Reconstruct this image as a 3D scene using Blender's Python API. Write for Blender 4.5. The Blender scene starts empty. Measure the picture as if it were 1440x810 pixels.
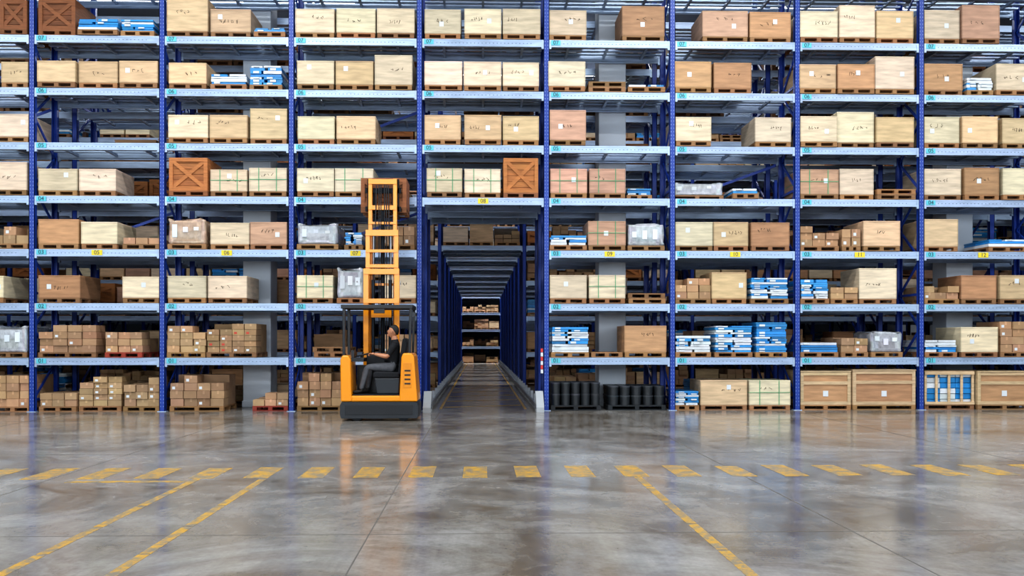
import bpy, math, random
from mathutils import Vector, Matrix
RNG = random.Random(7)
SC = bpy.context.scene
SC.view_settings.view_transform = 'Standard'
try: SC.view_settings.look = 'Medium High Contrast'
except Exception: SC.view_settings.look = 'None'
SC.view_settings.exposure = 0.2

# ------------------------------------------------------------------ survey constants
F = 1270.0; D = 19.2; H = 1.48; TH = math.radians(1.7)
CT, ST = math.cos(TH), math.sin(TH)
def WX(u, d=D):
    q = (u - 712.7) / F
    return d * (q * CT + ST) / (CT - q * ST)
def WZ(v, x, d=D):
    return H + (480 - v) * (x * ST + d * CT) / F
BAY = 2.7; X0 = -1.284
def PX(k): return X0 + BAY * k
LV = [0, 1.057, 2.205, 3.338, 4.456, 5.574, 6.72, 7.824, 8.94]
BT = 0.075                       # beam half height
DECK = [0.0] + [z + BT + 0.005 for z in LV[1:]]
RD = 1.1                         # rack depth

def hexc(h):
    h = h.lstrip('#'); r = []
    for i in (0, 2, 4):
        c = int(h[i:i+2], 16) / 255
        r.append(c / 12.92 if c <= 0.04045 else ((c + 0.055) / 1.055) ** 2.4)
    return tuple(r)
def jit(c, rng, a=0.1):
    k = 1 + rng.uniform(-a, a)
    return tuple(max(0, min(1, v * k * (1 + rng.uniform(-a*.25, a*.25)))) for v in c)

# ------------------------------------------------------------------ materials
MATS = {}
def mat(name, rough=0.6, metal=0.0, nscale=(3, 3, 3), amt=0.15, bump=0.0, coat=0.0, detail=4, emit=0, spec=0.5, rvar=0.0):
    m = bpy.data.materials.new(name); m.use_nodes = True
    nt = m.node_tree; bs = nt.nodes['Principled BSDF']
    at = nt.nodes.new('ShaderNodeAttribute'); at.attribute_name = 'tint'
    ge = nt.nodes.new('ShaderNodeNewGeometry')
    mp = nt.nodes.new('ShaderNodeMapping'); mp.inputs['Scale'].default_value = nscale
    nz = nt.nodes.new('ShaderNodeTexNoise'); nz.inputs['Scale'].default_value = 1; nz.inputs['Detail'].default_value = detail
    nt.links.new(ge.outputs['Position'], mp.inputs['Vector']); nt.links.new(mp.outputs[0], nz.inputs['Vector'])
    mr = nt.nodes.new('ShaderNodeMapRange')
    mr.inputs['From Min'].default_value = 0.25; mr.inputs['From Max'].default_value = 0.75
    mr.inputs['To Min'].default_value = 1 - amt; mr.inputs['To Max'].default_value = 1 + amt * 0.6
    nt.links.new(nz.outputs['Fac'], mr.inputs['Value'])
    vm = nt.nodes.new('ShaderNodeVectorMath'); vm.operation = 'SCALE'
    nt.links.new(at.outputs['Color'], vm.inputs[0]); nt.links.new(mr.outputs[0], vm.inputs['Scale'])
    nt.links.new(vm.outputs[0], bs.inputs['Base Color'])
    bs.inputs['Roughness'].default_value = rough; bs.inputs['Metallic'].default_value = metal
    bs.inputs['Specular IOR Level'].default_value = spec
    bs.inputs['Coat Weight'].default_value = coat
    if rvar:
        m2 = nt.nodes.new('ShaderNodeMapRange'); m2.inputs['To Min'].default_value = rough - rvar; m2.inputs['To Max'].default_value = rough + rvar
        nt.links.new(nz.outputs['Fac'], m2.inputs['Value']); nt.links.new(m2.outputs[0], bs.inputs['Roughness'])
    if bump:
        b = nt.nodes.new('ShaderNodeBump'); b.inputs['Strength'].default_value = bump; b.inputs['Distance'].default_value = 0.02
        nt.links.new(nz.outputs['Fac'], b.inputs['Height']); nt.links.new(b.outputs[0], bs.inputs['Normal'])
    if emit:
        nt.links.new(at.outputs['Color'], bs.inputs['Emission Color']); bs.inputs['Emission Strength'].default_value = emit
    MATS[name] = m
    return m
mat('plywood', 0.7, 0, (2.2, 2.2, 14), 0.3, detail=7)
mat('timber', 0.75, 0, (4, 4, 30), 0.3)
mat('cardboard', 0.8, 0, (5, 5, 5), 0.15)
mat('wrap', 0.22, 0, (12, 12, 8), 0.35, bump=0.8, coat=0.3)
mat('bluepaint', 0.4, 0.0, (1.5, 1.5, 1.5), 0.15)
mat('galvanised', 0.36, 0.4, (3, 6, 20), 0.22, rvar=0.08)
mat('ink', 0.8, 0, (3, 3, 3), 0.0)
mat('label', 0.5, 0, (3, 3, 3), 0.05)
mat('plastic', 0.35, 0, (6, 6, 6), 0.15)
mat('rubber', 0.65, 0, (8, 8, 8), 0.2)
mat('truckpaint', 0.3, 0, (2, 2, 2), 0.06, coat=0.4)
mat('steel', 0.35, 0.8, (6, 6, 6), 0.2)
mat('wallpaint', 0.8, 0, (0.6, 0.6, 0.6), 0.1)
mat('skin', 0.5, 0, (30, 30, 30), 0.08)
mat('cloth', 0.9, 0, (18, 18, 18), 0.25, bump=0.3)
mat('hair', 0.6, 0, (80, 80, 20), 0.4, bump=0.5)
mat('lamp', 0.5, 0, (1, 1, 1), 0.0, emit=4)
mat('fill_glow', 0.5, 0, (1, 1, 1), 0.0, emit=1.2)  # glowing panes of the added fill windows

# ------------------------------------------------------------------ builder
class B:
    def __init__(s): s.v = []; s.f = []; s.m = []; s.c = []; s.s = []
    def add(s, vs, fs, m, c, smooth=False):
        o = len(s.v); s.v.extend(vs)
        for f in fs:
            s.f.append(tuple(i + o for i in f)); s.m.append(m); s.c.append(c); s.s.append(smooth)
    def box(s, x0, x1, y0, y1, z0, z1, m, c):
        vs = [(x0,y0,z0),(x1,y0,z0),(x1,y1,z0),(x0,y1,z0),(x0,y0,z1),(x1,y0,z1),(x1,y1,z1),(x0,y1,z1)]
        s.add(vs, [(0,3,2,1),(4,5,6,7),(0,1,5,4),(1,2,6,5),(2,3,7,6),(3,0,4,7)], m, c)
    def quad(s, pts, m, c): s.add(list(pts), [tuple(range(len(pts)))], m, c)
    def bar(s, p0, p1, w, t, m, c, up=(0, 0, 1)):
        p0 = Vector(p0); p1 = Vector(p1); d = (p1 - p0).normalized(); u = Vector(up)
        if abs(d.dot(u)) > 0.98: u = Vector((0, 1, 0))
        a = d.cross(u).normalized(); b = a.cross(d).normalized()
        vs = []
        for p in (p0, p1):
            for i, j in ((-1,-1),(1,-1),(1,1),(-1,1)):
                vs.append(tuple(p + a * (i * t / 2) + b * (j * w / 2)))
        s.add(vs, [(0,3,2,1),(4,5,6,7),(0,1,5,4),(1,2,6,5),(2,3,7,6),(3,0,4,7)], m, c)
    def cyl(s, p0, p1, r0, r1, m, c, n=14, caps=True):
        p0 = Vector(p0); p1 = Vector(p1); d = (p1 - p0).normalized()
        u = Vector((0, 0, 1)) if abs(d.z) < 0.9 else Vector((1, 0, 0))
        a = d.cross(u).normalized(); b = d.cross(a).normalized(); vs = []
        for p, r in ((p0, r0), (p1, r1)):
            for i in range(n):
                t = 2 * math.pi * i / n
                vs.append(tuple(p + a * (r * math.cos(t)) + b * (r * math.sin(t))))
        s.add(vs, [(i, (i+1) % n, n + (i+1) % n, n + i) for i in range(n)], m, c, True)
        if caps:
            s.add(vs[:n], [tuple(range(n))[::-1]], m, c); s.add(vs[n:], [tuple(range(n))], m, c)
    def prism(s, poly, y0, y1, m, c):          # poly in xz, extruded along y
        n = len(poly); vs = [(x, y0, z) for x, z in poly] + [(x, y1, z) for x, z in poly]
        fs = [tuple(range(n)), tuple(range(2*n-1, n-1, -1))]
        fs += [(i, n + i, n + (i+1) % n, (i+1) % n) for i in range(n)]
        s.add(vs, fs, m, c)
    def ball(s, ctr, rad, m, c, n=16, k=10, rot=None, fn=None, cf=None):
        vs = []; fs = []
        for i in range(k + 1):
            ph = math.pi * i / k
            for j in range(n):
                t = 2 * math.pi * j / n
                p = Vector((math.sin(ph) * math.cos(t), math.sin(ph) * math.sin(t), math.cos(ph)))
                if fn: p = fn(p)
                p = Vector((p.x * rad[0], p.y * rad[1], p.z * rad[2]))
                if rot: p = rot @ p
                vs.append(tuple(p + Vector(ctr)))
        for i in range(k):
            for j in range(n):
                fs.append((i*n + j, (i+1)*n + j, (i+1)*n + (j+1) % n, i*n + (j+1) % n))
        st = len(s.c)
        s.add(vs, fs, m, c, True)
        if cf:
            for i in range(st, len(s.c)): s.c[i] = cf()
    def obj(s, name, parent=None, loc=(0, 0, 0), bevel=0.0):
        me = bpy.data.meshes.new(name)
        me.from_pydata(s.v, [], s.f)
        names = sorted(set(s.m)); idx = {n: i for i, n in enumerate(names)}
        for n in names: me.materials.append(MATS[n])
        me.polygons.foreach_set('material_index', [idx[m] for m in s.m])
        me.polygons.foreach_set('use_smooth', s.s)
        at = me.attributes.new('tint', 'FLOAT_COLOR', 'FACE')
        buf = []
        for c in s.c: buf.extend((c[0], c[1], c[2], 1.0))
        at.data.foreach_set('color', buf)
        me.validate(); me.update()
        o = bpy.data.objects.new(name, me); SC.collection.objects.link(o)
        o.location = loc
        if parent: o.parent = parent
        if bevel:
            md = o.modifiers.new('bevel', 'BEVEL'); md.width = bevel; md.segments = 2; md.limit_method = 'ANGLE'
        return o
def empty(name, loc=(0, 0, 0), parent=None):
    o = bpy.data.objects.new(name, None); SC.collection.objects.link(o); o.location = loc
    o.empty_display_size = 0.3
    if parent: o.parent = parent
    return o

# ------------------------------------------------------------------ colours
C = dict(p=hexc('#d8c7ac'), y=hexc('#cdb18c'), b=hexc('#b48b66'), r=hexc('#c39b82'), x=hexc('#a3693a'), o=hexc('#7c4e2f'),
         pal=hexc('#916b47'), card=hexc('#a88867'), cyan=hexc('#2487c8'), white=hexc('#d2d9de'), wrap=hexc('#a9adb3'),
         blue=hexc('#173d98'), galv=hexc('#a3b6d0'), dark=hexc('#20242a'))

# ------------------------------------------------------------------ pallet loads
def pallet(b, x0, x1, y0, y1, z, rng, col=None, h=0.11):
    c = jit(col or C['pal'], rng, 0.25)
    b.box(x0, x1, y0, y1, z + h - .028, z + h, 'timber', c)
    w = 0.09; xm = (x0 + x1) / 2
    for xa in (x0, xm - w/2, x1 - w):
        for ya in (y0, (y0+y1)/2 - .05, y1 - .1):
            b.box(xa, xa + w, ya, ya + .1, z + .018, z + h - .028, 'timber', c)
    for ya in (y0, (y0+y1)/2 - .05, y1 - .1):
        b.box(x0, x1, ya, ya + .1, z, z + .018, 'timber', jit(c, rng, .1))
def scribble(b, x, z, y, w, h, rng):
    n = rng.randint(3, 5); cw = w / n; ink = hexc('#4a3e32')
    for i in range(n):
        pts = [(x + cw * (i + rng.uniform(0, .75)), z + rng.uniform(0, h)) for _ in range(4)]
        for (xa, za), (xb, zb) in zip(pts, pts[1:]):
            dx, dz = xb - xa, zb - za; L = math.hypot(dx, dz) + 1e-6; nx, nz = -dz / L * .004, dx / L * .004
            b.quad([(xa-nx, y, za-nz), (xb-nx, y, zb-nz), (xb+nx, y, zb+nz), (xa+nx, y, za+nz)], 'ink', ink)
def load(b, kind, x0, x1, y0, dep, z, zt, rng, simple=False):
    y1 = y0 + dep; w = x1 - x0; ph = 0.11
    if kind in 'pybrtw':
        base = {'t': 'p', 'w': 'r'}.get(kind, kind)
        col = jit(C[base], rng, 0.17)
        pallet(b, x0 + .01, x1 - .01, y0, y1, z, rng)
        zb = z + ph
        b.box(x0 + .008, x1 - .008, y0 + .008, y1 - .008, zb, zt - .02, 'plywood', col)
        b.box(x0, x1, y0, y1, zt - .02, zt, 'plywood', jit(col, rng, .15))
        if simple: return
        e = jit(tuple(v * .8 for v in col), rng, .05)
        for xa in (x0, x1 - .018): b.box(xa, xa + .018, y0 + .002, y1 - .002, zb, zt - .02, 'plywood', e)
        b.box(x0 + .018, x1 - .018, y0 + .004, y0 + .01, zb, zb + .02, 'plywood', e)
        if rng.random() < .75:
            sw = w * rng.uniform(.28, .5)
            scribble(b, x0 + w * rng.uniform(.12, .45), (zb + zt) / 2 + rng.uniform(-.08, .06), y0 + .005, sw, .09, rng)
        if rng.random() < .45:
            lx = x0 + w * rng.uniform(.15, .8); lz = zb + (zt - zb) * rng.uniform(.3, .7)
            b.box(lx, lx + .09, y0 + .003, y0 + .008, lz, lz + .1, 'label', C['white'])
        if kind in 'tw':
            g = hexc('#3f9a6a')
            for fx in (.25, .72):
                xa = x0 + w * fx
                b.box(xa, xa + .012, y0 - .003, y1 + .003, zb, zt + .004, 'plastic', g)
            b.box(x0 - .003, x1 + .003, y0 - .004, y1 + .003, (zb+zt)/2, (zb+zt)/2 + .01, 'plastic', g)
    elif kind in 'xo':
        col = jit(C[kind], rng, .08); lt = tuple(min(1, v * 1.25) for v in col)
        pallet(b, x0, x1, y0, y1, z, rng, C['o'])
        zb = z + ph; n = 6; hh = (zt - zb) / n
        for i in range(n):
            b.box(x0 + .03, x1 - .03, y0 + .03, y1 - .03, zb + hh*i + .004, zb + hh*(i+1) - .004, 'timber', jit(col, rng, .15))
        for xa in (x0, x1 - .08): b.box(xa, xa + .08, y0, y1, zb, zt, 'timber', lt)
        for za in (zb, zt - .08): b.box(x0 + .08, x1 - .08, y0 + .003, y1 - .003, za, za + .08, 'timber', lt)
        for s in (0, 1):
            za, zc = (zb + .06, zt - .06) if s else (zt - .06, zb + .06)
            xa, xc = x0 + .06, x1 - .06
            dx, dz = xc - xa, zc - za; L = math.hypot(dx, dz); nx, nz = -dz / L * .038, dx / L * .038
            poly = [(xa-nx, za-nz), (xc-nx, zc-nz), (xc+nx, zc+nz), (xa+nx, za+nz)]
            b.prism(poly, y0 + .004 + .006*s, y0 + .03, 'timber', jit(lt, rng, .08))
    elif kind == 'f':
        col = jit(C['b'], rng, .08); fr = jit(C['y'], rng, .08)
        pallet(b, x0, x1, y0, y1, z, rng)
        zb = z + ph
        b.box(x0 + .025, x1 - .025, y0 + .025, y1 - .025, zb, zt - .01, 'plywood', col)
        for xa in (x0, x1 - .07): b.box(xa, xa + .07, y0, y1, zb, zt, 'timber', fr)
        for za in (zb, (zb + zt)/2 + .08, zt - .075): b.box(x0 + .07, x1 - .07, y0 + .004, y1 - .004, za, za + .07, 'timber', jit(fr, rng, .08))
        b.box(x0 - .01, x1 + .01, y0 - .01, y1, zt, zt + .02, 'timber', fr)
        b.box((x0+x1)/2 - .05, (x0+x1)/2 + .06, y0 + .015, y0 + .026, zb + .18, zb + .3, 'label', C['white'])
    elif kind in 'cqk':
        pallet(b, x0, x1, y0, y1, z, rng, hexc('#9c3b2c') if kind == 'k' else None)
        zb = z + ph; Ht = max(.12, zt - zb)
        nx = max(2, round(w / .27)); nz = max(1, round(Ht / rng.uniform(.12, .17))); cw = w / nx; ch = Ht / nz
        base = jit(C['card'], rng, .15)
        for i in range(nx):
            top = nz - (1 if rng.random() < .35 and nz > 1 else 0)
            for j in range(top):
                c = jit(base, rng, .2); xa = x0 + cw * i + rng.uniform(0, .015); ya = y0 + rng.uniform(0, .05)
                za = zb + ch * j
                b.box(xa + .003, xa + cw - .012, ya, ya + dep * .44, za + .002, za + ch - .004, 'cardboard', c)
                if not simple:
                    if rng.random() < .7:
                        b.box(xa + cw/2 - .02, xa + cw/2 + .02, ya - .002, ya + .1, za + ch * .55, za + ch - .002, 'label', tuple(v * 1.3 for v in c))
                    if rng.random() < .35:
                        b.box(xa + .04, xa + .1, ya - .003, ya, za + ch * .2, za + ch * .55, 'label', hexc('#b9402f') if (kind == 'q' and rng.random() < .4) else C['white'])
        b.box(x0 + .02, x1 - .02, y0 + dep * .5, y1 - .02, zb, zt - ch * rng.choice([0, .9]) - .003 if nz > 1 else zt, 'cardboard', jit(base, rng, .1))
    elif kind in 'uv':
        pallet(b, x0, x1, y0, y1, z, rng)
        zc = z + ph; wp = .3 if kind == 'u' else .75
        while zc < zt - .03:
            t = rng.uniform(.035, .07); t = min(t, zt - zc)
            split = rng.choice([0, 0, .5, .4])
            segs = [(x0, x1)] if not split else [(x0, x0 + w*split - .01), (x0 + w*split + .01, x1)]
            for a, e in segs:
                c = jit(C['white'], rng, .1) if rng.random() < wp else jit(C['cyan'], rng, .25)
                o = rng.uniform(0, .035)
                b.box(a + o, e - rng.uniform(0, .035), y0 + rng.uniform(0, .04), y1 - .03, zc, zc + t - .006, 'plastic', c)
                if rng.random() < .6 and not simple:
                    b.box(a + .08, a + .2, y0 - .002, y0 + .06, zc + .008, zc + t - .014, 'label', C['white'])
            zc += t
    elif kind == 'g':       # goods under stretch film: lumpy rounded block
        pallet(b, x0, x1, y0, y1, z, rng)
        zb = z + ph; core = rng.choice([C['wrap'], hexc('#b79d88'), C['wrap']])
        s1, s2 = rng.uniform(0, 6), rng.uniform(0, 6)
        def fn(p):
            sg = lambda v: (1 if v > 0 else -1) * abs(v) ** .28
            q = Vector((sg(p.x), sg(p.y), sg(p.z))); m_ = max(abs(q.x), abs(q.y), abs(q.z)); q /= max(m_, .001)
            k_ = .96 + .02 * math.sin(p.x * 11 + s1) * math.cos(p.z * 9 + s2) + .02 * math.sin(p.y * 13 + p.z * 17 + s2)
            if q.z > .9: q.z -= .10 + .10 * math.sin(p.x * 7 + s2)
            return Vector((q.x * k_, q.y * k_, q.z if q.z < -.9 else q.z * k_))
        b.ball(((x0+x1)/2, (y0+y1)/2, (zb+zt)/2), (w/2, dep/2, (zt-zb)/2), 'wrap', core, 26, 14, None, fn, lambda: jit(core, rng, .22))
        if simple: return
        for q in range(3):
            xa = x0 + w * (.12 + .28 * q); b.box(xa, xa + .1, y0 + .006, y0 + .05, zb + (zt-zb)*rng.uniform(.25, .55), zb + (zt-zb)*rng.uniform(.6, .75), 'label', jit(C['white'], rng, .2))
    elif kind == 'l':
        zc = z
        while zc + .1 < zt or zc == z:
            o = rng.uniform(-.02, .02)
            pallet(b, x0 + o, x1 + o, y0 + .02, y1, zc, rng); zc += .112
    elif kind == 's':
        pallet(b, x0, x1, y0, y1, z, rng); zb = z + ph
        nr = 6; hh = (zt - zb) / nr
        for i in range(nr):
            for j in range(3):
                xa = x0 + .03 + (w - .06) * j / 3
                b.box(xa, xa + (w-.06)/3 - .01, y0 + .05 + rng.uniform(0, .02), y1 - .05, zb + hh*i, zb + hh*(i+1) - .012, 'plastic', jit(rng.choice([C['cyan'], C['cyan'], C['white']]), rng, .15))
        for fx in (0, .22, .47, .72, .94):
            xa = x0 + (w - .05) * fx / .94
            b.box(xa, xa + .05, y0, y0 + .03, zb, zt, 'timber', C['y'])
        for za in (zb, zt - .06): b.box(x0, x1, y0 - .022, y0, za, za + .06, 'timber', C['y'])
        b.box(x0, x1, y0, y1, zt, zt + .02, 'timber', C['y'])
    elif kind == 'd':
        pallet(b, x0, x1, y0, y1, z, rng, C['dark']); zb = z + ph
        n = 5; r = w / n / 2; nz = 2; hh = (zt - zb) / nz; bk = hexc('#24282c')
        for j in range(nz):
            for i in range(n):
                for q in range(4):
                    cx = x0 + r + 2*r*i; cy = y0 + r + 2*r*q; z0 = zb + hh*j
                    b.cyl((cx, cy, z0), (cx, cy, z0 + hh - .03), r * .86, r * .93, 'plastic', bk, 12)
                    b.cyl((cx, cy, z0 + hh - .03), (cx, cy, z0 + hh - .002), r * .985, r * .985, 'plastic', jit(hexc('#3a3f45'), rng, .3), 12)
                    b.cyl((cx, cy, z0 + hh*.55), (cx, cy, z0 + hh*.6), r * .95, r * .95, 'plastic', bk, 12, False)
NAMES = dict(p='wooden_crate', y='wooden_crate', b='wooden_crate', r='wooden_crate', t='strapped_wooden_crate', w='strapped_wooden_crate',
             x='braced_wooden_crate', o='braced_wooden_crate', f='framed_wooden_crate', c='cardboard_box_stack', q='cardboard_box_stack', k='cardboard_box_stack',
             u='blue_package_stack', v='blue_package_stack', g='plastic_wrapped_bundle', l='wooden_pallet_stack', s='slatted_crate', d='black_bucket_stack')
# measured on the front face of the rack: (left, right, top, kind)
T = {
7: [(0,38,0,'o'),(53,105,-2,'o'),(110,166,27,'u'),(169,216,25,'u'),(234,292,-3,'y'),(295,352,12,'y'),(357,401,37,'u'),
    (415,470,12,'p'),(473,528,12,'p'),(530,583,12,'p'),(597,648,13,'p'),(653,705,13,'p'),(707,760,13,'p'),
    (772,825,14,'p'),(875,935,8,'b'),(988,1052,15,'r'),(1055,1113,16,'b'),(1125,1178,16,'p'),(1180,1230,8,'p'),(1233,1285,15,'y'),
    (1300,1350,14,'p'),(1352,1405,8,'r')],
6: [(0,38,86,'y'),(53,107,86,'y'),(110,165,86,'y'),(168,222,86,'y'),(237,290,88,'y'),(295,346,103,'v'),(350,396,91,'u'),
    (418,470,86,'p'),(472,525,86,'y'),(527,580,78,'p'),(597,650,87,'p'),(652,705,87,'p'),(707,758,88,'p'),
    (771,823,87,'p'),(828,880,108,'l'),(883,935,119,'v'),(949,1000,87,'b'),(1004,1057,88,'b'),
    (1124,1175,91,'y'),(1177,1229,91,'b'),(1230,1285,80,'p'),(1300,1355,89,'b'),(1360,1397,108,'v'),(1400,1452,90,'p')],
5: [(-12,40,160,'p'),(237,293,162,'p'),(295,348,162,'y'),(351,403,152,'y'),(418,470,163,'p'),(473,528,163,'y'),
    (597,648,162,'y'),(653,705,162,'y'),(707,758,163,'y'),(773,824,155,'r'),(950,1000,165,'p'),(1062,1113,165,'p'),
    (1125,1177,164,'p'),(1178,1230,157,'p'),(1232,1285,165,'y'),(1300,1350,164,'p'),(1353,1403,164,'y'),(1410,1460,166,'y')],
4: [(-15,38,228,'p'),(53,108,237,'p'),(110,162,237,'p'),(238,292,222,'x'),(295,347,238,'t'),(350,403,236,'t'),
    (418,470,237,'p'),(471,525,237,'t'),(600,650,237,'t'),(653,704,237,'t'),(708,757,222,'x'),
    (774,826,237,'w'),(829,880,237,'w'),(884,920,262,'u'),(947,1022,253,'g'),(1030,1066,265,'v'),
    (1125,1180,238,'w'),(1182,1230,237,'p'),(1234,1288,265,'l'),(1300,1353,237,'p'),(1356,1405,236,'b'),(1409,1462,237,'p')],
3: [(-15,38,318,'c'),(53,110,308,'b'),(114,165,312,'p'),(172,224,334,'c'),(236,290,306,'g'),(295,350,313,'p'),(351,403,312,'r'),
    (418,476,313,'g'),(484,510,326,'u'),(535,583,318,'c'),(773,825,331,'v'),(827,880,311,'w'),(883,935,313,'g'),
    (950,1003,312,'p'),(1004,1053,312,'y'),(1056,1110,313,'b'),(1125,1180,318,'c'),(1184,1210,322,'c'),(1213,1265,311,'y'),
    (1300,1348,308,'y'),(1390,1444,336,'u')],
2: [(-20,6,388,'p'),(53,112,387,'b'),(172,224,389,'p'),(236,290,388,'p'),(292,347,388,'p'),(417,468,387,'t'),(474,512,375,'g'),
    (536,585,387,'p'),(773,825,387,'p'),(828,879,387,'t'),(883,935,411,'l'),(950,1000,391,'c'),(1001,1050,383,'y'),(1055,1108,390,'u'),
    (1125,1165,393,'v'),(1168,1206,404,'c'),(1209,1262,377,'p'),(1300,1350,402,'c'),(1353,1403,387,'b'),(1406,1460,387,'y')],
1: [(-15,38,457,'g'),(54,135,457,'c'),(148,200,467,'k'),(234,288,458,'c'),(290,360,455,'q'),(440,492,486,'l'),(536,584,470,'c'),
    (775,828,458,'u'),(832,876,489,'l'),(878,937,458,'b'),(950,1000,470,'v'),(1005,1058,458,'u'),(1062,1106,453,'u'),
    (1126,1180,481,'u'),(1184,1222,466,'c'),(1226,1270,465,'g'),(1300,1345,478,'v'),(1350,1402,460,'p'),(1408,1460,452,'c')],
0: [(-10,44,528,'c'),(54,106,553,'c'),(108,168,530,'c'),(173,224,531,'c'),(238,314,528,'c'),(354,404,553,'k'),(417,481,525,'c'),
    (775,845,538,'d'),(856,937,543,'d'),(950,984,550,'u'),(986,1052,535,'y'),(1054,1112,535,'t'),(1127,1198,523,'f'),(1200,1288,521,'f'),
    (1303,1373,523,'s'),(1376,1452,523,'f')],
}
def place(kind, x0, x1, y0, dep, z, zt, rng):
    b = B(); w = x1 - x0
    load(b, kind, -w/2, w/2, 0, dep, 0, zt - z, rng)
    return b.obj(NAMES[kind], loc=((x0+x1)/2, y0, z))
for L, items in T.items():
    for it in items:
        u0, u1, vt, k = it[:4]
        x0, x1 = WX(u0), WX(u1)
        zt = WZ(vt, (x0+x1)/2)
        y0 = RNG.uniform(-.04, .05) if L else RNG.uniform(0.0, .1)
        if L == 4 and k in 'gu': y0 = .25
        place(k, x0, x1, y0, RD - .06 - y0 if k != 'd' else .75, DECK[L] + .002, zt, RNG)
# bays beyond the picture edges
for k in (-6, -5, 6, 7):
    for L in range(0, 8):
        for i in range(3):
            if RNG.random() < .15: continue
            xa = PX(k) + .12 + i * .86
            place(RNG.choice('ppyybrcu' if L > 1 else 'ccfyu'), xa, xa + .8, .02, .98, DECK[L] + .002, DECK[L] + RNG.uniform(.55, .75), RNG)

# ------------------------------------------------------------------ racking
def rack(name, y0, k0, k1, levels, tunnel, detail, parent=None):
    b = B(); bl = C['blue']; gv = C['galv']; top = 10.0
    pw, pd = .12, .1
    for k in range(k0, k1 + 1):
        x = PX(k)
        for ys, s in ((y0, 1), (y0 + RD - pd, -1)):
            ya, yb = ys, ys + pd
            face = (ya, ya + .012) if s == 1 else (yb - .012, yb)
            b.box(x - pw/2, x + pw/2, face[0], face[1], 0, top, 'bluepaint', jit(bl, RNG, .06))
            b.box(x - pw/2, x - pw/2 + .012, ya, yb, 0, top, 'bluepaint', bl)
            b.box(x + pw/2 - .012, x + pw/2, ya, yb, 0, top, 'bluepaint', bl)
            b.box(x - .09, x + .09, ya - .03, yb + .03, 0, .012, 'galvanised', gv)
        z = .25; f = 0
        step = .75
        while z + step < top:
            ya, yb = (y0 + .06, y0 + RD - .06) if f % 2 == 0 else (y0 + RD - .06, y0 + .06)
            b.bar((x, ya, z), (x, yb, z + step), .05, .03, 'bluepaint', bl)
            if f % 3 == 0: b.bar((x, y0 + .06, z), (x, y0 + RD - .06, z), .05, .03, 'bluepaint', bl)
            z += step; f += 1
        if detail:
            sl = hexc('#8fa4cc')
            n = int(top / .076)
            for i in range(n):
                zz = .1 + i * .076
                for xo in (-.034, .022):
                    b.quad([(x+xo, y0-.001, zz), (x+xo+.010, y0-.001, zz), (x+xo+.010, y0-.001, zz+.022), (x+xo, y0-.001, zz+.022)], 'label', sl)
    for k in range(k0, k1):
        xa, xb = PX(k) + pw/2, PX(k+1) - pw/2
        for L in levels:
            if tunnel and k == 0 and L < 4: continue
            z = LV[L]; c = jit(gv, RNG, .05)
            for ys, s in ((y0 + .005, 1), (y0 + RD - .055, -1)):
                b.box(xa, xb, ys, ys + .05, z - BT + .02, z + BT - .03, 'galvanised', c)
                b.box(xa, xb, ys - (.006 if s == 1 else 0), ys + (.05 if s == 1 else .056), z + BT - .035, z + BT, 'galvanised', c)
                b.box(xa, xb, ys - (.006 if s == 1 else 0), ys + (.05 if s == 1 else .056), z - BT, z - BT + .03, 'galvanised', c)
                for xe in (xa, xb - .045):
                    b.box(xe, xe + .045, ys - .01, ys + .055, z - BT - .04, z + BT, 'galvanised', jit(gv, RNG, .1))
            if detail:
                n = 26
                for i in range(n):
                    xx = xa + .3 + (xb - xa - .5) * i / n
                    b.quad([(xx, y0+.004, z-.012), (xx+.02, y0+.004, z-.012), (xx+.02, y0+.004, z+.004), (xx, y0+.004, z+.004)], 'ink', hexc('#5f6f88'))
            for i in range(4):
                ya = y0 + .13 + i * .235
                b.box(xa + .005, xb - .005, ya, ya + .10, z + BT - .03, z + BT, 'galvanised', jit(gv, RNG, .12))
            for fx in (.17, .5, .83):
                xx = xa + (xb - xa) * fx
                b.box(xx - .025, xx + .025, y0 + .06, y0 + RD - .06, z + BT - .085, z + BT - .031, 'galvanised', tuple(v*.8 for v in gv))
    if detail:
        for k, L in ((-4, 5), (-1, 5), (-1, 3), (2, 4), (4, 4), (-3, 3), (-4, 6)):
            za, zb = LV[L] + .1, LV[L+1] - .1
            b.bar((PX(k) + .1, y0 + RD + .02, za), (PX(k+1) - .1, y0 + RD + .02, zb), .06, .02, 'bluepaint', bl)
    return b.obj(name, parent)
front = rack('pallet_rack', 0, -6, 8, range(1, 9), True, True)
rows = [2.0]
y = 9.6
while y < 42: rows += [y, y + 1.2]; y += 4.0
for i, yr in enumerate(rows):
    last = i >= len(rows) - 2
    full = i < 5
    k0, k1 = (-7, 9) if full else (-4, 5)
    rack('pallet_rack', yr, k0, k1, range(1, 9), not last, False)
    b = B()
    for k in range(k0, k1):
        for L in range(0, 8):
            if k == 0 and L < 4 and not last: continue
            x = PX(k) + .1; xe = PX(k+1) - .1
            while x + .6 < xe:
                w = RNG.choice([.8, .8, .85, 1.0]); w = min(w, xe - x)
                if RNG.random() < (.7 if i == 0 else .85):
                    kd = RNG.choice('ppybbrxclu' if L > 1 else 'ccccbyul')
                    if last: kd = RNG.choice('cccby')
                    h = RNG.uniform(.4, .72) if kd != 'l' else RNG.uniform(.15, .4)
                    load(b, kd, x, x + w - .04, yr + .03, 1.0, DECK[L] + .002, DECK[L] + h, RNG, True)
                x += w
    b.obj('stored_pallet_goods')

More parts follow.
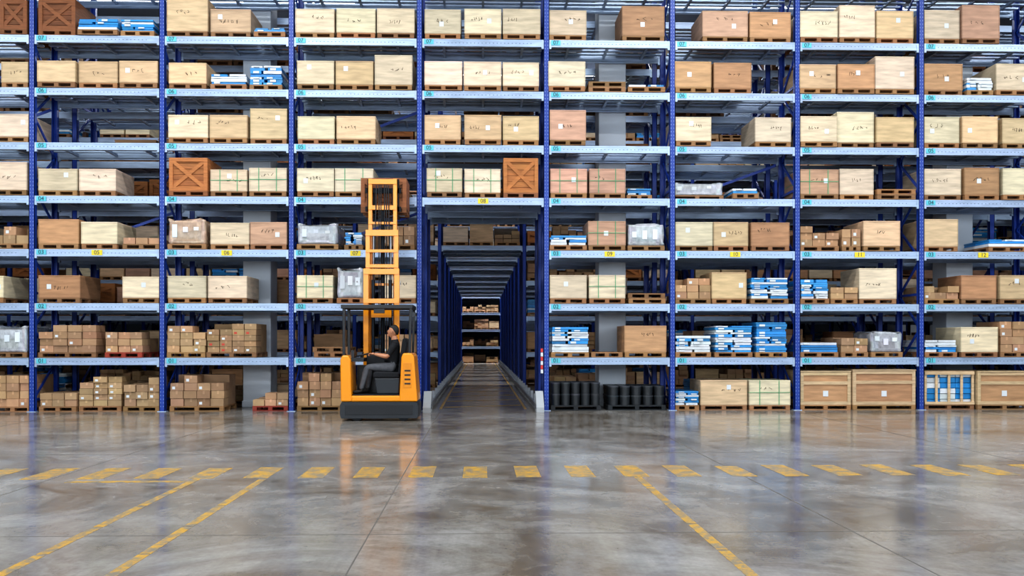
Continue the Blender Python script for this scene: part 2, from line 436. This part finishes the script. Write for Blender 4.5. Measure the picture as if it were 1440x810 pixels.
# level tags (turquoise) and bay tags (yellow) on the front beams
def text_obj(s, x, z, size, col, parent):
    cu = bpy.data.curves.new('tag_text', 'FONT'); cu.body = s; cu.size = size; cu.align_x = 'CENTER'; cu.align_y = 'CENTER'
    m = MATS.get('taginkmat')
    if not m:
        m = bpy.data.materials.new('tag_ink'); m.use_nodes = True
        m.node_tree.nodes['Principled BSDF'].inputs['Base Color'].default_value = (.02, .05, .08, 1); MATS['taginkmat'] = m
    cu.materials.append(m); cu.extrude = .001
    o = bpy.data.objects.new('tag_text', cu); SC.collection.objects.link(o)
    o.location = (x, -.016, z); o.rotation_euler = (math.pi/2, 0, 0); o.parent = parent
tags = B()
for k in range(-5, 7):
    for L in range(1, 8):
        if k == 0 and L < 4: continue
        x = PX(k) + .2; z = LV[L] + .012
        if not (k == 0 and L == 4):
            tags.box(x - .1, x + .1, -.012, -.002, z - .05, z + .05, 'label', hexc('#5cc0d0'))
            text_obj('%02d' % L, x, z, .12, None, front)
for k in range(-5, 7):
    L = 4 if k == 0 else 3
    x = PX(k) + 1.35; z = LV[L] + .005
    tags.box(x - .11, x + .11, -.012, -.002, z - .055, z + .055, 'label', hexc('#e6cf30'))
    text_obj('%02d' % (8 + k), x, z, .12, None, front)
tags.obj('tag_plates', front)

# ------------------------------------------------------------------ tunnel guide rails / protectors
for sx, xg in ((1, PX(0) + .17), (-1, PX(1) - .17)):
    b = B(); wc = hexc('#7d838c')
    yy = -.15
    while yy < 40:
        b.box(xg - .03, xg + .03, yy, yy + .06, 0, .3, 'galvanised', hexc('#b4bac2'))
        yy += 1.3
    b.box(xg - .02 + sx*.04, xg + .02 + sx*.04, -.2, 40, .06, .14, 'galvanised', wc)
    pts = [(-.42, 0), (.1, 0), (.1, .42), (-.05, .42), (-.34, .2), (-.42, .1)]
    vs = [(xg - .07, p, q) for p, q in pts] + [(xg + .09, p, q) for p, q in pts]; n = len(pts)
    b.add(vs, [tuple(range(n)), tuple(range(2*n-1, n-1, -1))] + [(i, n+i, n+(i+1) % n, (i+1) % n) for i in range(n)], 'wallpaint', hexc('#a8adb1'))
    for q in range(3):
        b.box(xg - .072, xg + .092, -.33 + q*.1, -.28 + q*.1, .06, .16, 'ink', hexc('#3b4452'))
    b.obj('tunnel_guard_rail')
b = B()
for i in range(6):
    b.box(PX(1) - .125, PX(1) - .075, -.014, -.004, .8 + i*.09, .88 + i*.09, 'label', hexc('#c9362c') if i % 2 else C['white'])
b.obj('warning_strip')

# ------------------------------------------------------------------ room shell
XL, XR, YB, YF, ZC = -27, 29, 46, -25, 11.6
def floor_mat():
    m = bpy.data.materials.new('polished_concrete'); m.use_nodes = True; nt = m.node_tree; bs = nt.nodes['Principled BSDF']
    N = nt.nodes.new; Lk = nt.links.new
    ge = N('ShaderNodeNewGeometry')
    def noise(scale, det, dist=0, vec=None):
        n = N('ShaderNodeTexNoise'); n.inputs['Scale'].default_value = scale; n.inputs['Detail'].default_value = det
        n.inputs['Distortion'].default_value = dist; n.inputs['Roughness'].default_value = .68
        Lk(vec or ge.outputs['Position'], n.inputs['Vector']); return n
    def rng_(src, a, b_, f0=.3, f1=.7):
        r = N('ShaderNodeMapRange'); r.inputs['From Min'].default_value = f0; r.inputs['From Max'].default_value = f1
        r.inputs['To Min'].default_value = a; r.inputs['To Max'].default_value = b_; Lk(src, r.inputs['Value']); return r.outputs[0]
    def mul(a, b_):
        q = N('ShaderNodeMath'); q.operation = 'MULTIPLY'; Lk(a, q.inputs[0]); Lk(b_, q.inputs[1]); return q.outputs[0]
    n1 = noise(.55, 9, 1.0); n2 = noise(3.2, 9, .5); n3 = noise(26, 3)
    mp = N('ShaderNodeMapping'); mp.inputs['Scale'].default_value = (14, .8, 1); mp.inputs['Rotation'].default_value = (0, 0, .5)
    Lk(ge.outputs['Position'], mp.inputs['Vector']); n4 = noise(1, 6, .3, mp.outputs[0])
    n5 = noise(7.5, 3, 0)
    r1 = N('ShaderNodeValToRGB'); e = r1.color_ramp.elements
    e[0].position = .37; e[0].color = hexc('#655b4e') + (1,)
    e[1].position = .64; e[1].color = hexc('#969490') + (1,)
    q = r1.color_ramp.elements.new(.49); q.color = hexc('#7e7972') + (1,)
    Lk(n1.outputs['Fac'], r1.inputs[0])
    f = mul(mul(rng_(n2.outputs['Fac'], .82, 1.14), rng_(n3.outputs['Fac'], .9, 1.08)), mul(rng_(n4.outputs['Fac'], .92, 1.08), rng_(n5.outputs['Fac'], .72, 1.0, .26, .36)))
    vm = N('ShaderNodeVectorMath'); vm.operation = 'SCALE'; Lk(r1.outputs['Color'], vm.inputs[0]); Lk(f, vm.inputs['Scale'])
    Lk(vm.outputs[0], bs.inputs['Base Color'])
    Lk(rng_(n2.outputs['Fac'], .09, .24), bs.inputs['Roughness'])
    bs.inputs['Specular IOR Level'].default_value = .7
    bp = N('ShaderNodeBump'); bp.inputs['Strength'].default_value = .04; bp.inputs['Distance'].default_value = .02
    Lk(n2.outputs['Fac'], bp.inputs['Height']); Lk(bp.outputs[0], bs.inputs['Normal'])
    return m
MATS['concrete'] = floor_mat()
def paint_mat():
    m = bpy.data.materials.new('worn_yellow_paint'); m.use_nodes = True; nt = m.node_tree; bs = nt.nodes['Principled BSDF']
    N = nt.nodes.new; Lk = nt.links.new
    ge = N('ShaderNodeNewGeometry'); n = N('ShaderNodeTexNoise'); n.inputs['Scale'].default_value = 6; n.inputs['Detail'].default_value = 10
    n.inputs['Roughness'].default_value = .85
    Lk(ge.outputs['Position'], n.inputs['Vector'])
    r = N('ShaderNodeValToRGB'); e = r.color_ramp.elements
    e[0].position = .46; e[0].color = hexc('#7c766a') + (1,); e[1].position = .54; e[1].color = hexc('#c2962a') + (1,)
    Lk(n.outputs['Fac'], r.inputs[0]); Lk(r.outputs[0], bs.inputs['Base Color']); bs.inputs['Roughness'].default_value = .32
    return m
MATS['yellowpaint'] = paint_mat()
b = B(); b.box(XL, XR, YF, YB, -.2, 0, 'concrete', (1, 1, 1)); fl = b.obj('floor')
b = B(); jc = hexc('#56524d')
for i in range(-6, 8):
    x = -.85 + 3.75 * i; b.box(x - .005, x + .005, YF + .2, YB - .2, -.01, .0012, 'ink', jc)
for i in range(-3, 10):
    yj = -12.25 + 5 * i; b.box(XL + .2, XR - .2, yj - .005, yj + .005, -.01, .0012, 'ink', jc)
b.obj('expansion_joints', fl)
b = B()
for i in range(-24, 26):     # zebra band in front of the rack
    xc = -.06 + .592 * i + RNG.uniform(-.012, .012); b.box(xc - .135, xc + .135, -9.38 + RNG.uniform(-.03, .03), -8.52 + RNG.uniform(-.05, .05), 0, .002, 'yellowpaint', (1,1,1))
for xl in (1.72, -2.33, -3.04):
    yy = -24
    while yy < -9.4:
        b.box(xl - .04, xl + .04, yy, min(yy + .9, -9.4), 0, .002, 'yellowpaint', (1,1,1)); yy += .93
b.box(-4.35, -3.04, -9.62, -9.52, 0, .0021, 'yellowpaint', (1,1,1))
for x in (PX(0) + .42, PX(1) - .42):
    b.box(x - .03, x + .03, .5, 40, 0, .002, 'yellowpaint', (1,1,1))
for i in range(6):
    yy = 1.0 + i * 2.0
    b.quad([(PX(0) + .48, yy, .002), (PX(1) - .48, yy + .62, .002), (PX(1) - .48, yy + .8, .002), (PX(0) + .48, yy + .18, .002)], 'yellowpaint', (1,1,1))
b.obj('yellow_floor_markings', fl)
wc = hexc('#b4bac2')
def slab(name, *a, col=wc):
    b = B(); b.box(*a, 'wallpaint', col); return b.obj(name)
slab('wall_back', XL, XR, YB, YB + .3, 0, ZC, col=hexc('#5f676f'))
slab('wall_front', XL, XR, YF - .3, YF, 0, ZC)
slab('wall_left', XL - .3, XL, YF, YB, 0, ZC)
slab('wall_right', XR, XR + .3, YF, YB, 0, ZC)
slab('ceiling', XL, XR, YF, YB, ZC, ZC + .2, col=hexc('#80868d'))
for xc in (-13.0, -5.0, 3.0, 11.0, 19.0):
    b = B(); cc = hexc('#c3cad2')
    b.box(xc - .31, xc + .31, 1.2, 1.85, 0, ZC, 'wallpaint', cc)
    b.box(xc - .33, xc + .33, 1.18, 1.87, 0, .15, 'wallpaint', cc)
    b.obj('building_column', bevel=.02)

# ------------------------------------------------------------------ lights (hall fixtures, plus added fill lamps and windows)
def area(name, loc, sx, sy, power, rot=(0, 0, 0), col=(1, 1, 1), parent=None):
    l = bpy.data.lights.new(name, 'AREA'); l.shape = 'RECTANGLE'; l.size = sx; l.size_y = sy; l.energy = power; l.color = col
    o = bpy.data.objects.new(name, l); SC.collection.objects.link(o); o.location = loc; o.rotation_euler = rot
    if parent: o.parent = parent
    return o
def fixture(x, y, lx, ly, power, col=(.95, .975, 1)):
    e = empty('hall_and_fill_light', (x, y, 10.9))  # shared by the hall lamps and the added aisle fill lamps
    b = B(); b.box(-lx/2 - .05, lx/2 + .05, -ly/2 - .05, ly/2 + .05, 0, .12, 'steel', hexc('#c0c4c8'))
    b.box(-lx/2, lx/2, -ly/2, ly/2, -.03, 0, 'lamp', (1, 1, 1))
    for xx in (-lx/2 + .2, lx/2 - .2): b.cyl((xx, 0, .12), (xx, 0, ZC - 10.9), .015, .015, 'steel', (.5, .5, .5), 8)
    b.obj('housing', e)
    area('tube', (0, 0, -.05), lx, ly, power, col=col, parent=e)
for yy, pw in ((-4.5, 380), (-11, 480)):
    for xx in (-15, -5, 5, 15): fixture(xx, yy, 6, .5, pw)
for xx in (-8, 8): fixture(xx, 6.2, 9, .4, 230)  # added fill lamps, brighten the rows behind the front block
for yy in (12.75, 16.75, 20.75, 24.75, 28.75, 32.75, 36.75): fixture(0, yy, 8, .3, 800)  # added fill lamps between the deep rows, lift the dark tunnel
fixture(.07, 40.75, 6, .3, 3600)  # strong lamp added to brighten the far end of the tunnel
for i, xx in enumerate((-18, -6, 6, 18)):
    b = B(); b.box(xx - 5, xx + 5, YF - .02, YF + .02, 3.2, 9.2, 'fill_glow', (.85, .93, 1))  # unseen windows added behind the camera for even frontal light
    for q in range(6): b.box(xx - 5.05 + q*2, xx - 4.95 + q*2, YF, YF + .08, 3.1, 9.3, 'steel', (.6, .6, .6))
    for q in range(4): b.box(xx - 5.05, xx + 5.05, YF, YF + .07, 3.15 + q*2, 3.25 + q*2, 'steel', (.6, .6, .6))
    w = b.obj('fill_window_%d' % (i + 1))
    area('front_fill', (xx, YF + .15, 6.2), 10, 6, 540, rot=(math.pi/2, 0, 0), col=(.86, .93, 1), parent=w)  # frontal fill on the racks, set at the added windows

# ------------------------------------------------------------------ reach truck
TL = Vector((-1.87, -1.65, 0))
trk = empty('reach_truck', TL)
YEL = hexc('#ee960a'); BK = hexc('#15181d'); GR = hexc('#23282e')
b = B()
b.prism([(-.71, .36), (-.51, .36), (-.53, 1.14), (-.57, 1.22), (-.68, 1.22), (-.72, 1.14)], -.74, -.02, 'truckpaint', YEL)
b.prism([(-.52, .36), (.40, .36), (.40, .47), (-.52, .47)], -.735, .2, 'truckpaint', YEL)
b.prism([(.37, .36), (.71, .36), (.69, .60), (.645, 1.2), (.60, 1.26), (.44, 1.26), (.41, 1.18)], -.745, .2, 'truckpaint', YEL)
b.obj('chassis_panels', trk, bevel=.025)
b = B()
b.prism([(-.70, .05), (.70, .05), (.72, .12), (.72, .30), (.69, .355), (-.69, .355), (-.72, .30), (-.72, .12)], -.76, .22, 'plastic', GR)
b.box(-.62, .62, -.772, -.75, .12, .30, 'plastic', BK)
b.box(-.50, .40, -.05, .2, .47, 1.02, 'plastic', BK)
b.box(-.46, .36, -.062, -.05, .55, .95, 'plastic', GR)
b.box(.44, .60, -.752, -.742, .62, 1.08, 'plastic', hexc('#e08c08'))
for q in range(4): b.box(.47, .58, -.757, -.751, .68 + q*.08, .71 + q*.08, 'plastic', BK)
b.box(-.50, .38, -.70, -.06, .468, .49, 'rubber', BK)
b.box(-.35, .30, .2, .36, .12, 1.25, 'plastic', BK)
b.obj('chassis_base', trk, bevel=.02)
b = B()
b.cyl((-.42, -.70, .14), (-.42, -.5, .14), .14, .14, 'rubber', BK, 24)
b.cyl((.45, -.70, .12), (.45, -.5, .12), .12, .12, 'rubber', BK, 24)
for sx in (-.66, .50):
    b.box(sx, sx + .14, .2, 1.3, .07, .25, 'truckpaint', YEL)
    b.cyl((sx + .03, 1.2, .12), (sx + .11, 1.2, .12), .12, .12, 'rubber', BK, 20)
b.obj('wheels_and_legs', trk)
b = B()
b.prism([(-.06, .49), (.36, .49), (.38, .80), (-.10, .80), (-.10, .70)], -.62, -.14, 'plastic', GR)
b.prism([(-.12, .80), (.36, .80), (.36, .90), (-.08, .915), (-.13, .88)], -.64, -.12, 'cloth', BK)
b.prism([(.33, .86), (.43, .86), (.52, 1.46), (.49, 1.54), (.43, 1.54), (.41, 1.46)], -.63, -.13, 'cloth', BK)
b.prism([(.02, 1.08), (.36, 1.08), (.36, 1.13), (.02, 1.13)], -.12, -.06, 'cloth', BK)
b.obj('seat', trk, bevel=.025)
b = B()
b.box(-.60, -.30, -.62, -.1, 1.10, 1.17, 'plastic', BK)
b.cyl((-.36, -.46, 1.15), (-.345, -.46, 1.22), .03, .03, 'plastic', BK)
R = .13; cxs, cys, czs = -.34, -.46, 1.225
prev = None
for i in range(21):
    t = 2 * math.pi * i / 20; p = (cxs + R*math.cos(t), cys + R*math.sin(t), czs + .03*math.cos(t))
    if prev: b.cyl(prev, p, .014, .014, 'rubber', BK, 8)
    prev = p
for t in (0, 2.1, 4.2): b.cyl((cxs, cys, czs), (cxs + R*math.cos(t), cys + R*math.sin(t), czs + .03*math.cos(t)), .01, .01, 'rubber', BK, 8)
for q in range(3): b.cyl((-.40, -.2 + q*.04, 1.17), (-.37, -.2 + q*.04, 1.27), .008, .012, 'plastic', BK, 8)
b.box(-.56, -.50, -.45, -.25, 1.17, 1.31, 'plastic', GR)
b.obj('steering_console', trk, bevel=.006)
b = B()
for x, y0_, z0 in ((-.66, -.66, 1.2), (-.66, -.02, 1.2), (.56, -.68, 1.22), (.56, .14, 1.22)):
    b.bar((x, y0_, z0), (x + (.0 if x < 0 else .02), y0_, 2.12), .06, .05, 'plastic', BK)
for y0_ in (-.70, .16): b.box(-.71, .62, y0_ - .03, y0_ + .03, 2.09, 2.16, 'plastic', BK)
for x in (-.68, .59): b.box(x - .03, x + .03, -.7, .16, 2.09, 2.16, 'plastic', BK)
for q in range(7): b.box(-.66, .58, -.6 + q*.11, -.575 + q*.11, 2.1, 2.14, 'plastic', BK)
b.box(-.1, .1, -.735, -.7, 2.0, 2.08, 'plastic', BK)
b.cyl((.62, -.7, 1.98), (.62, -.63, 1.98), .05, .05, 'plastic', GR)
b.obj('overhead_guard', trk, bevel=.006)
b = B(); mc = -.082
def stage(hw, y_, z0, z1, rw, cross, th=.07):
    for s in (-1, 1):
        xo = mc + s * hw
        xi = xo - s * rw
        a, e = min(xo, xi), max(xo, xi)
        b.box(a, e, y_, y_ + .02, z0, z1, 'truckpaint', YEL)
        oa, oe = (xo, xo - s*.018)
        b.box(min(oa, oe), max(oa, oe), y_ + .02, y_ + .1, z0, z1, 'truckpaint', YEL)
        b.box(a, e, y_ + .1, y_ + .115, z0, z1, 'truckpaint', YEL)
    for zc, h in cross:
        b.box(mc - hw, mc + hw, y_ - .012, y_ + .04, zc - h/2, zc + h/2, 'truckpaint', YEL)
stage(.354, .38, .1, 2.92, .10, ((2.86, .11), (2.28, .09), (.5, .2)))
stage(.325, .50, .5, 3.70, .085, ((3.64, .12), (3.28, .06), (2.98, .07)))
stage(.285, .62, 1.0, 4.74, .075, ((4.68, .1), (4.16, .09), (3.85, .05), (2.62, .05)))
for xx in (-.17, .17):
    b.cyl((mc + xx, .46, .2), (mc + xx, .46, 2.7), .035, .035, 'steel', GR, 12)
    b.cyl((mc + xx, .56, 2.0), (mc + xx, .56, 3.6), .022, .022, 'steel', hexc('#a0a4a8'), 12)
for xx in (-.07, -.03, .04, .08):
    b.box(mc + xx - .01, mc + xx + .01, .60, .62, 1.2, 4.62, 'rubber', BK)
b.cyl((mc + .0, .66, .9), (mc, .66, 4.1), .03, .03, 'steel', GR, 12)
for xx in (-.17, .17):
    b.bar((mc + xx, .47, 2.3), (mc + xx*.7, .60, 4.6), .02, .02, 'rubber', BK)
b.box(mc - .2, mc + .2, .36, .42, 1.95, 2.2, 'truckpaint', YEL)
b.obj('mast', trk, bevel=.004)
b = B()
for zz in (4.15, 4.52): b.box(mc - .36, mc + .36, .735, .775, zz - .05, zz + .05, 'steel', BK)
for xx in (-.3, .3): b.box(mc + xx - .02, mc + xx + .02, .735, .775, 4.1, 4.75, 'steel', BK)
for xx in (-.22, .22):
    b.box(mc + xx - .05, mc + xx + .05, .775, .81, 4.06, 4.58, 'steel', BK)
    b.box(mc + xx - .05, mc + xx + .05, .775, 1.56, 4.045, 4.085, 'steel', BK)
b.obj('fork_carriage', trk)
b = B(); load(b, 'o', -.46, .46, 0, .8, 0, .70, RNG); b.obj('braced_wooden_crate', loc=(TL.x + mc, TL.y + .815, 4.088))

# ------------------------------------------------------------------ driver
def skin_mesh(pts, edges, rad, sub=2, root=0):
    me = bpy.data.meshes.new('tmp'); me.from_pydata([tuple(p) for p in pts], edges, []); me.update()
    o = bpy.data.objects.new('tmp', me); SC.collection.objects.link(o)
    md = o.modifiers.new('s', 'SKIN'); md.use_smooth_shade = True
    for i, r in enumerate(rad):
        sv = me.skin_vertices[0].data[i]
        sv.radius = (r, r) if not isinstance(r, tuple) else r
        sv.use_root = (i == root)
    ss = o.modifiers.new('u', 'SUBSURF'); ss.levels = sub; ss.render_levels = sub
    dg = bpy.context.evaluated_depsgraph_get(); ev = o.evaluated_get(dg); m2 = ev.to_mesh()
    vs = [tuple(v.co) for v in m2.vertices]; fs = [tuple(p.vertices) for p in m2.polygons]
    ev.to_mesh_clear(); bpy.data.objects.remove(o); bpy.data.meshes.remove(me)
    return vs, fs
SK = hexc('#b98262'); SHIRT = hexc('#14161b'); TR = hexc('#5a5c61'); SHOE = hexc('#1a1a1a'); HR = hexc('#120e0c')
yc = -.38
J = dict(pelvis=(.21, yc, 1.0), waist=(.23, yc, 1.12), chest=(.26, yc, 1.32), neckb=(.265, yc, 1.47), neck=(.25, yc, 1.53), head=(.24, yc, 1.60),
         shN=(.26, yc-.18, 1.42), elN=(.13, yc-.24, 1.19), wrN=(-.11, yc-.17, 1.24), haN=(-.165, yc-.155, 1.25),
         shF=(.26, yc+.18, 1.42), elF=(.12, yc+.22, 1.19), wrF=(-.13, yc+.16, 1.24), haF=(-.185, yc+.15, 1.25),
         hpN=(.19, yc-.10, .985), knN=(-.25, yc-.13, 1.0), anN=(-.36, yc-.13, .60), hlN=(-.35, yc-.13, .54), toN=(-.52, yc-.14, .525),
         hpF=(.19, yc+.10, .985), knF=(-.21, yc+.12, 1.0), anF=(-.27, yc+.12, .60), hlF=(-.26, yc+.12, .54), toF=(-.43, yc+.13, .525))
def mid(a, c, t): return tuple(a[i]*(1-t) + c[i]*t for i in range(3))
P = []; E = []; Rr = []; ID = {}
def ap(n, p, r): ID[n] = len(P); P.append(p); Rr.append(r)
ap('pelvis', J['pelvis'], (.125, .12)); ap('waist', J['waist'], (.135, .115)); ap('chest', J['chest'], (.15, .12)); ap('neckb', J['neckb'], .08); ap('neck', J['neck'], .062); ap('head', J['head'], .06)
E += [(0,1),(1,2),(2,3),(3,4),(4,5)]
for s in 'NF':
    ap('sh'+s, J['sh'+s], .068); ap('ua'+s, mid(J['sh'+s], J['el'+s], .5), .057); ap('el'+s, J['el'+s], .044); ap('fa'+s, mid(J['el'+s], J['wr'+s], .4), .04); ap('wr'+s, J['wr'+s], .026)
    E += [(ID['chest'], ID['sh'+s]), (ID['sh'+s], ID['ua'+s]), (ID['ua'+s], ID['el'+s]), (ID['el'+s], ID['fa'+s]), (ID['fa'+s], ID['wr'+s])]
    ap('hp'+s, J['hp'+s], .095); ap('th'+s, mid(J['hp'+s], J['kn'+s], .5), .082); ap('kn'+s, J['kn'+s], .062); ap('ca'+s, mid(J['kn'+s], J['an'+s], .35), .06); ap('an'+s, J['an'+s], .045)
    ap('hl'+s, J['hl'+s], .04); ap('to'+s, J['to'+s], .035)
    E += [(0, ID['hp'+s]), (ID['hp'+s], ID['th'+s]), (ID['th'+s], ID['kn'+s]), (ID['kn'+s], ID['ca'+s]), (ID['ca'+s], ID['an'+s]), (ID['an'+s], ID['hl'+s]), (ID['hl'+s], ID['to'+s])]
vs, fs = skin_mesh(P, E, Rr, 2, 0)
inv = {v: k for k, v in ID.items()}
def rmean(i): return Rr[i] if not isinstance(Rr[i], tuple) else sum(Rr[i]) / 2
def region(c):
    best = 1e9; bn = None; bt = 0
    for a, e in E:
        A = Vector(P[a]); Q = Vector(P[e]); d = Q - A; t = max(0, min(1, (c - A).dot(d) / d.length_squared))
        q = (A + d*t - c).length - (rmean(a) * (1-t) + rmean(e) * t)
        if q < best: best = q; bn = (inv[a], inv[e]); bt = t
    a, e = bn
    if e[:2] in ('hl', 'to'): return 'rubber', SHOE
    if e[:2] in ('hp', 'th', 'kn', 'ca', 'an'): return 'cloth', TR
    if e[:2] in ('fa', 'wr') : return 'skin', SK
    if e[:2] == 'el' and bt > .7: return 'skin', SK
    if e in ('neck', 'head'): return ('skin', SK) if bt > .3 or e == 'head' else ('cloth', SHIRT)
    if a == 'pelvis' and e == 'waist' and bt < .25: return 'cloth', TR
    return 'cloth', SHIRT
b = B()
off = len(b.v); b.v.extend(vs)
for f in fs:
    c = sum((Vector(vs[i]) for i in f), Vector()) / len(f); m, col = region(c)
    b.f.append(tuple(i + off for i in f)); b.m.append(m); b.c.append(col); b.s.append(True)
def addskin(pts, edges, rad, m, col, sub=2):
    v_, f_ = skin_mesh(pts, edges, rad, sub); b.add(v_, f_, m, col, True)
for s, sg in (('N', 1), ('F', -1)):
    w = Vector(J['wr'+s]); h = Vector(J['ha'+s]); d = (h - w).normalized(); side = Vector((0, 1, 0)); dn = Vector((0, 0, -1))
    addskin([w - d*.01, w + d*.03, w + d*.075], [(0,1),(1,2)], [(.026, .02), (.04, .02), (.042, .017)], 'skin', SK)
    for i, (ln, oy) in enumerate(((.066, -.03), (.076, -.010), (.072, .010), (.056, .029))):
        r = w + d*.07 + side*oy*1.0
        addskin([r, r + d*ln*.45 + dn*.008, r + d*ln*.7 + dn*.034, r + d*ln*.55 + dn*.058], [(0,1),(1,2),(2,3)], [.0095, .009, .0085, .0075], 'skin', SK, 1)
    r = w + d*.025 + side*.03*sg
    addskin([r, r + side*.022*sg + d*.022 + dn*.01, r + side*.018*sg + d*.05 + dn*.028], [(0,1),(1,2)], [.013, .0115, .009], 'skin', SK, 1)
HC = Vector((.225, yc, 1.665)); rot = Matrix.Rotation(math.radians(14), 3, 'Y')
def hf(p):
    q = p.copy()
    if q.z < -.1:
        k = 1 - .38 * (-q.z - .1); q.y *= k
        if q.x > 0: q.x *= 1 - .45 * (-q.z - .1)
        elif q.z > -.85: q.x *= 1 + .10 * (-q.z - .1)
    if q.x < -.7 and -.15 < q.z < .35: q.x += .04
    return q
b.ball(HC, (.098, .076, .122), 'skin', SK, 24, 18, rot, hf)
def hp(x, y_, z): return HC + rot @ Vector((x, y_, z))
b.ball(hp(-.096, 0, -.014), (.013, .010, .026), 'skin', SK, 10, 8, rot)
b.ball(hp(-.105, 0, -.030), (.010, .013, .009), 'skin', SK, 10, 8, rot)
b.ball(hp(-.074, 0, -.094), (.022, .028, .018), 'skin', SK, 10, 8, rot)
b.ball(hp(-.088, 0, -.060), (.010, .024, .005), 'skin', hexc('#8f4f44'), 10, 6, rot)
b.ball(hp(-.086, 0, -.068), (.010, .020, .005), 'skin', hexc('#9a584c'), 10, 6, rot)
for s in (-1, 1):
    b.ball(hp(-.082, s*.030, .008), (.010, .012, .007), 'label', (.6, .6, .58), 10, 8, rot)
    b.ball(hp(-.089, s*.031, .008), (.005, .006, .006), 'ink', (.02, .012, .01), 8, 6, rot)
    b.ball(hp(-.088, s*.032, .026), (.008, .020, .004), 'hair', HR, 8, 6, rot)
    b.ball(hp(.008, s*.077, -.008), (.018, .009, .030), 'skin', SK, 12, 8, rot)
    b.ball(hp(.004, s*.083, -.006), (.010, .005, .018), 'skin', hexc('#8c5a44'), 10, 6, rot)
def hairf(p):
    q = p.copy()
    if q.x < -.35: lim = .42
    elif q.x < .15: lim = .42 - (q.x + .35) * .7
    else: lim = max(-.38, .07 - (q.x - .15) * .9)
    if q.z < lim: q = q * .8
    return q
b.ball(HC + rot @ Vector((.006, 0, .006)), (.104, .083, .129), 'hair', HR, 36, 26, rot, hairf)
b.box(.23, .31, yc - .06, yc + .06, 1.485, 1.505, 'cloth', SHIRT)
b.obj('forklift_driver', loc=TL)

# ------------------------------------------------------------------ world and camera
w = bpy.data.worlds.new('world'); SC.world = w; w.use_nodes = True
w.node_tree.nodes['Background'].inputs[0].default_value = (.6, .7, .85, 1); w.node_tree.nodes['Background'].inputs[1].default_value = .3
cam = bpy.data.cameras.new('camera'); co = bpy.data.objects.new('camera', cam); SC.collection.objects.link(co)
cam.sensor_width = 36; cam.lens = 36 * F / 1440; cam.shift_x = 7.3 / 1440; cam.shift_y = 75 / 1440
cam.clip_end = 200
co.location = (0, -D, H); co.rotation_euler = (math.pi/2, 0, -TH)
SC.camera = co
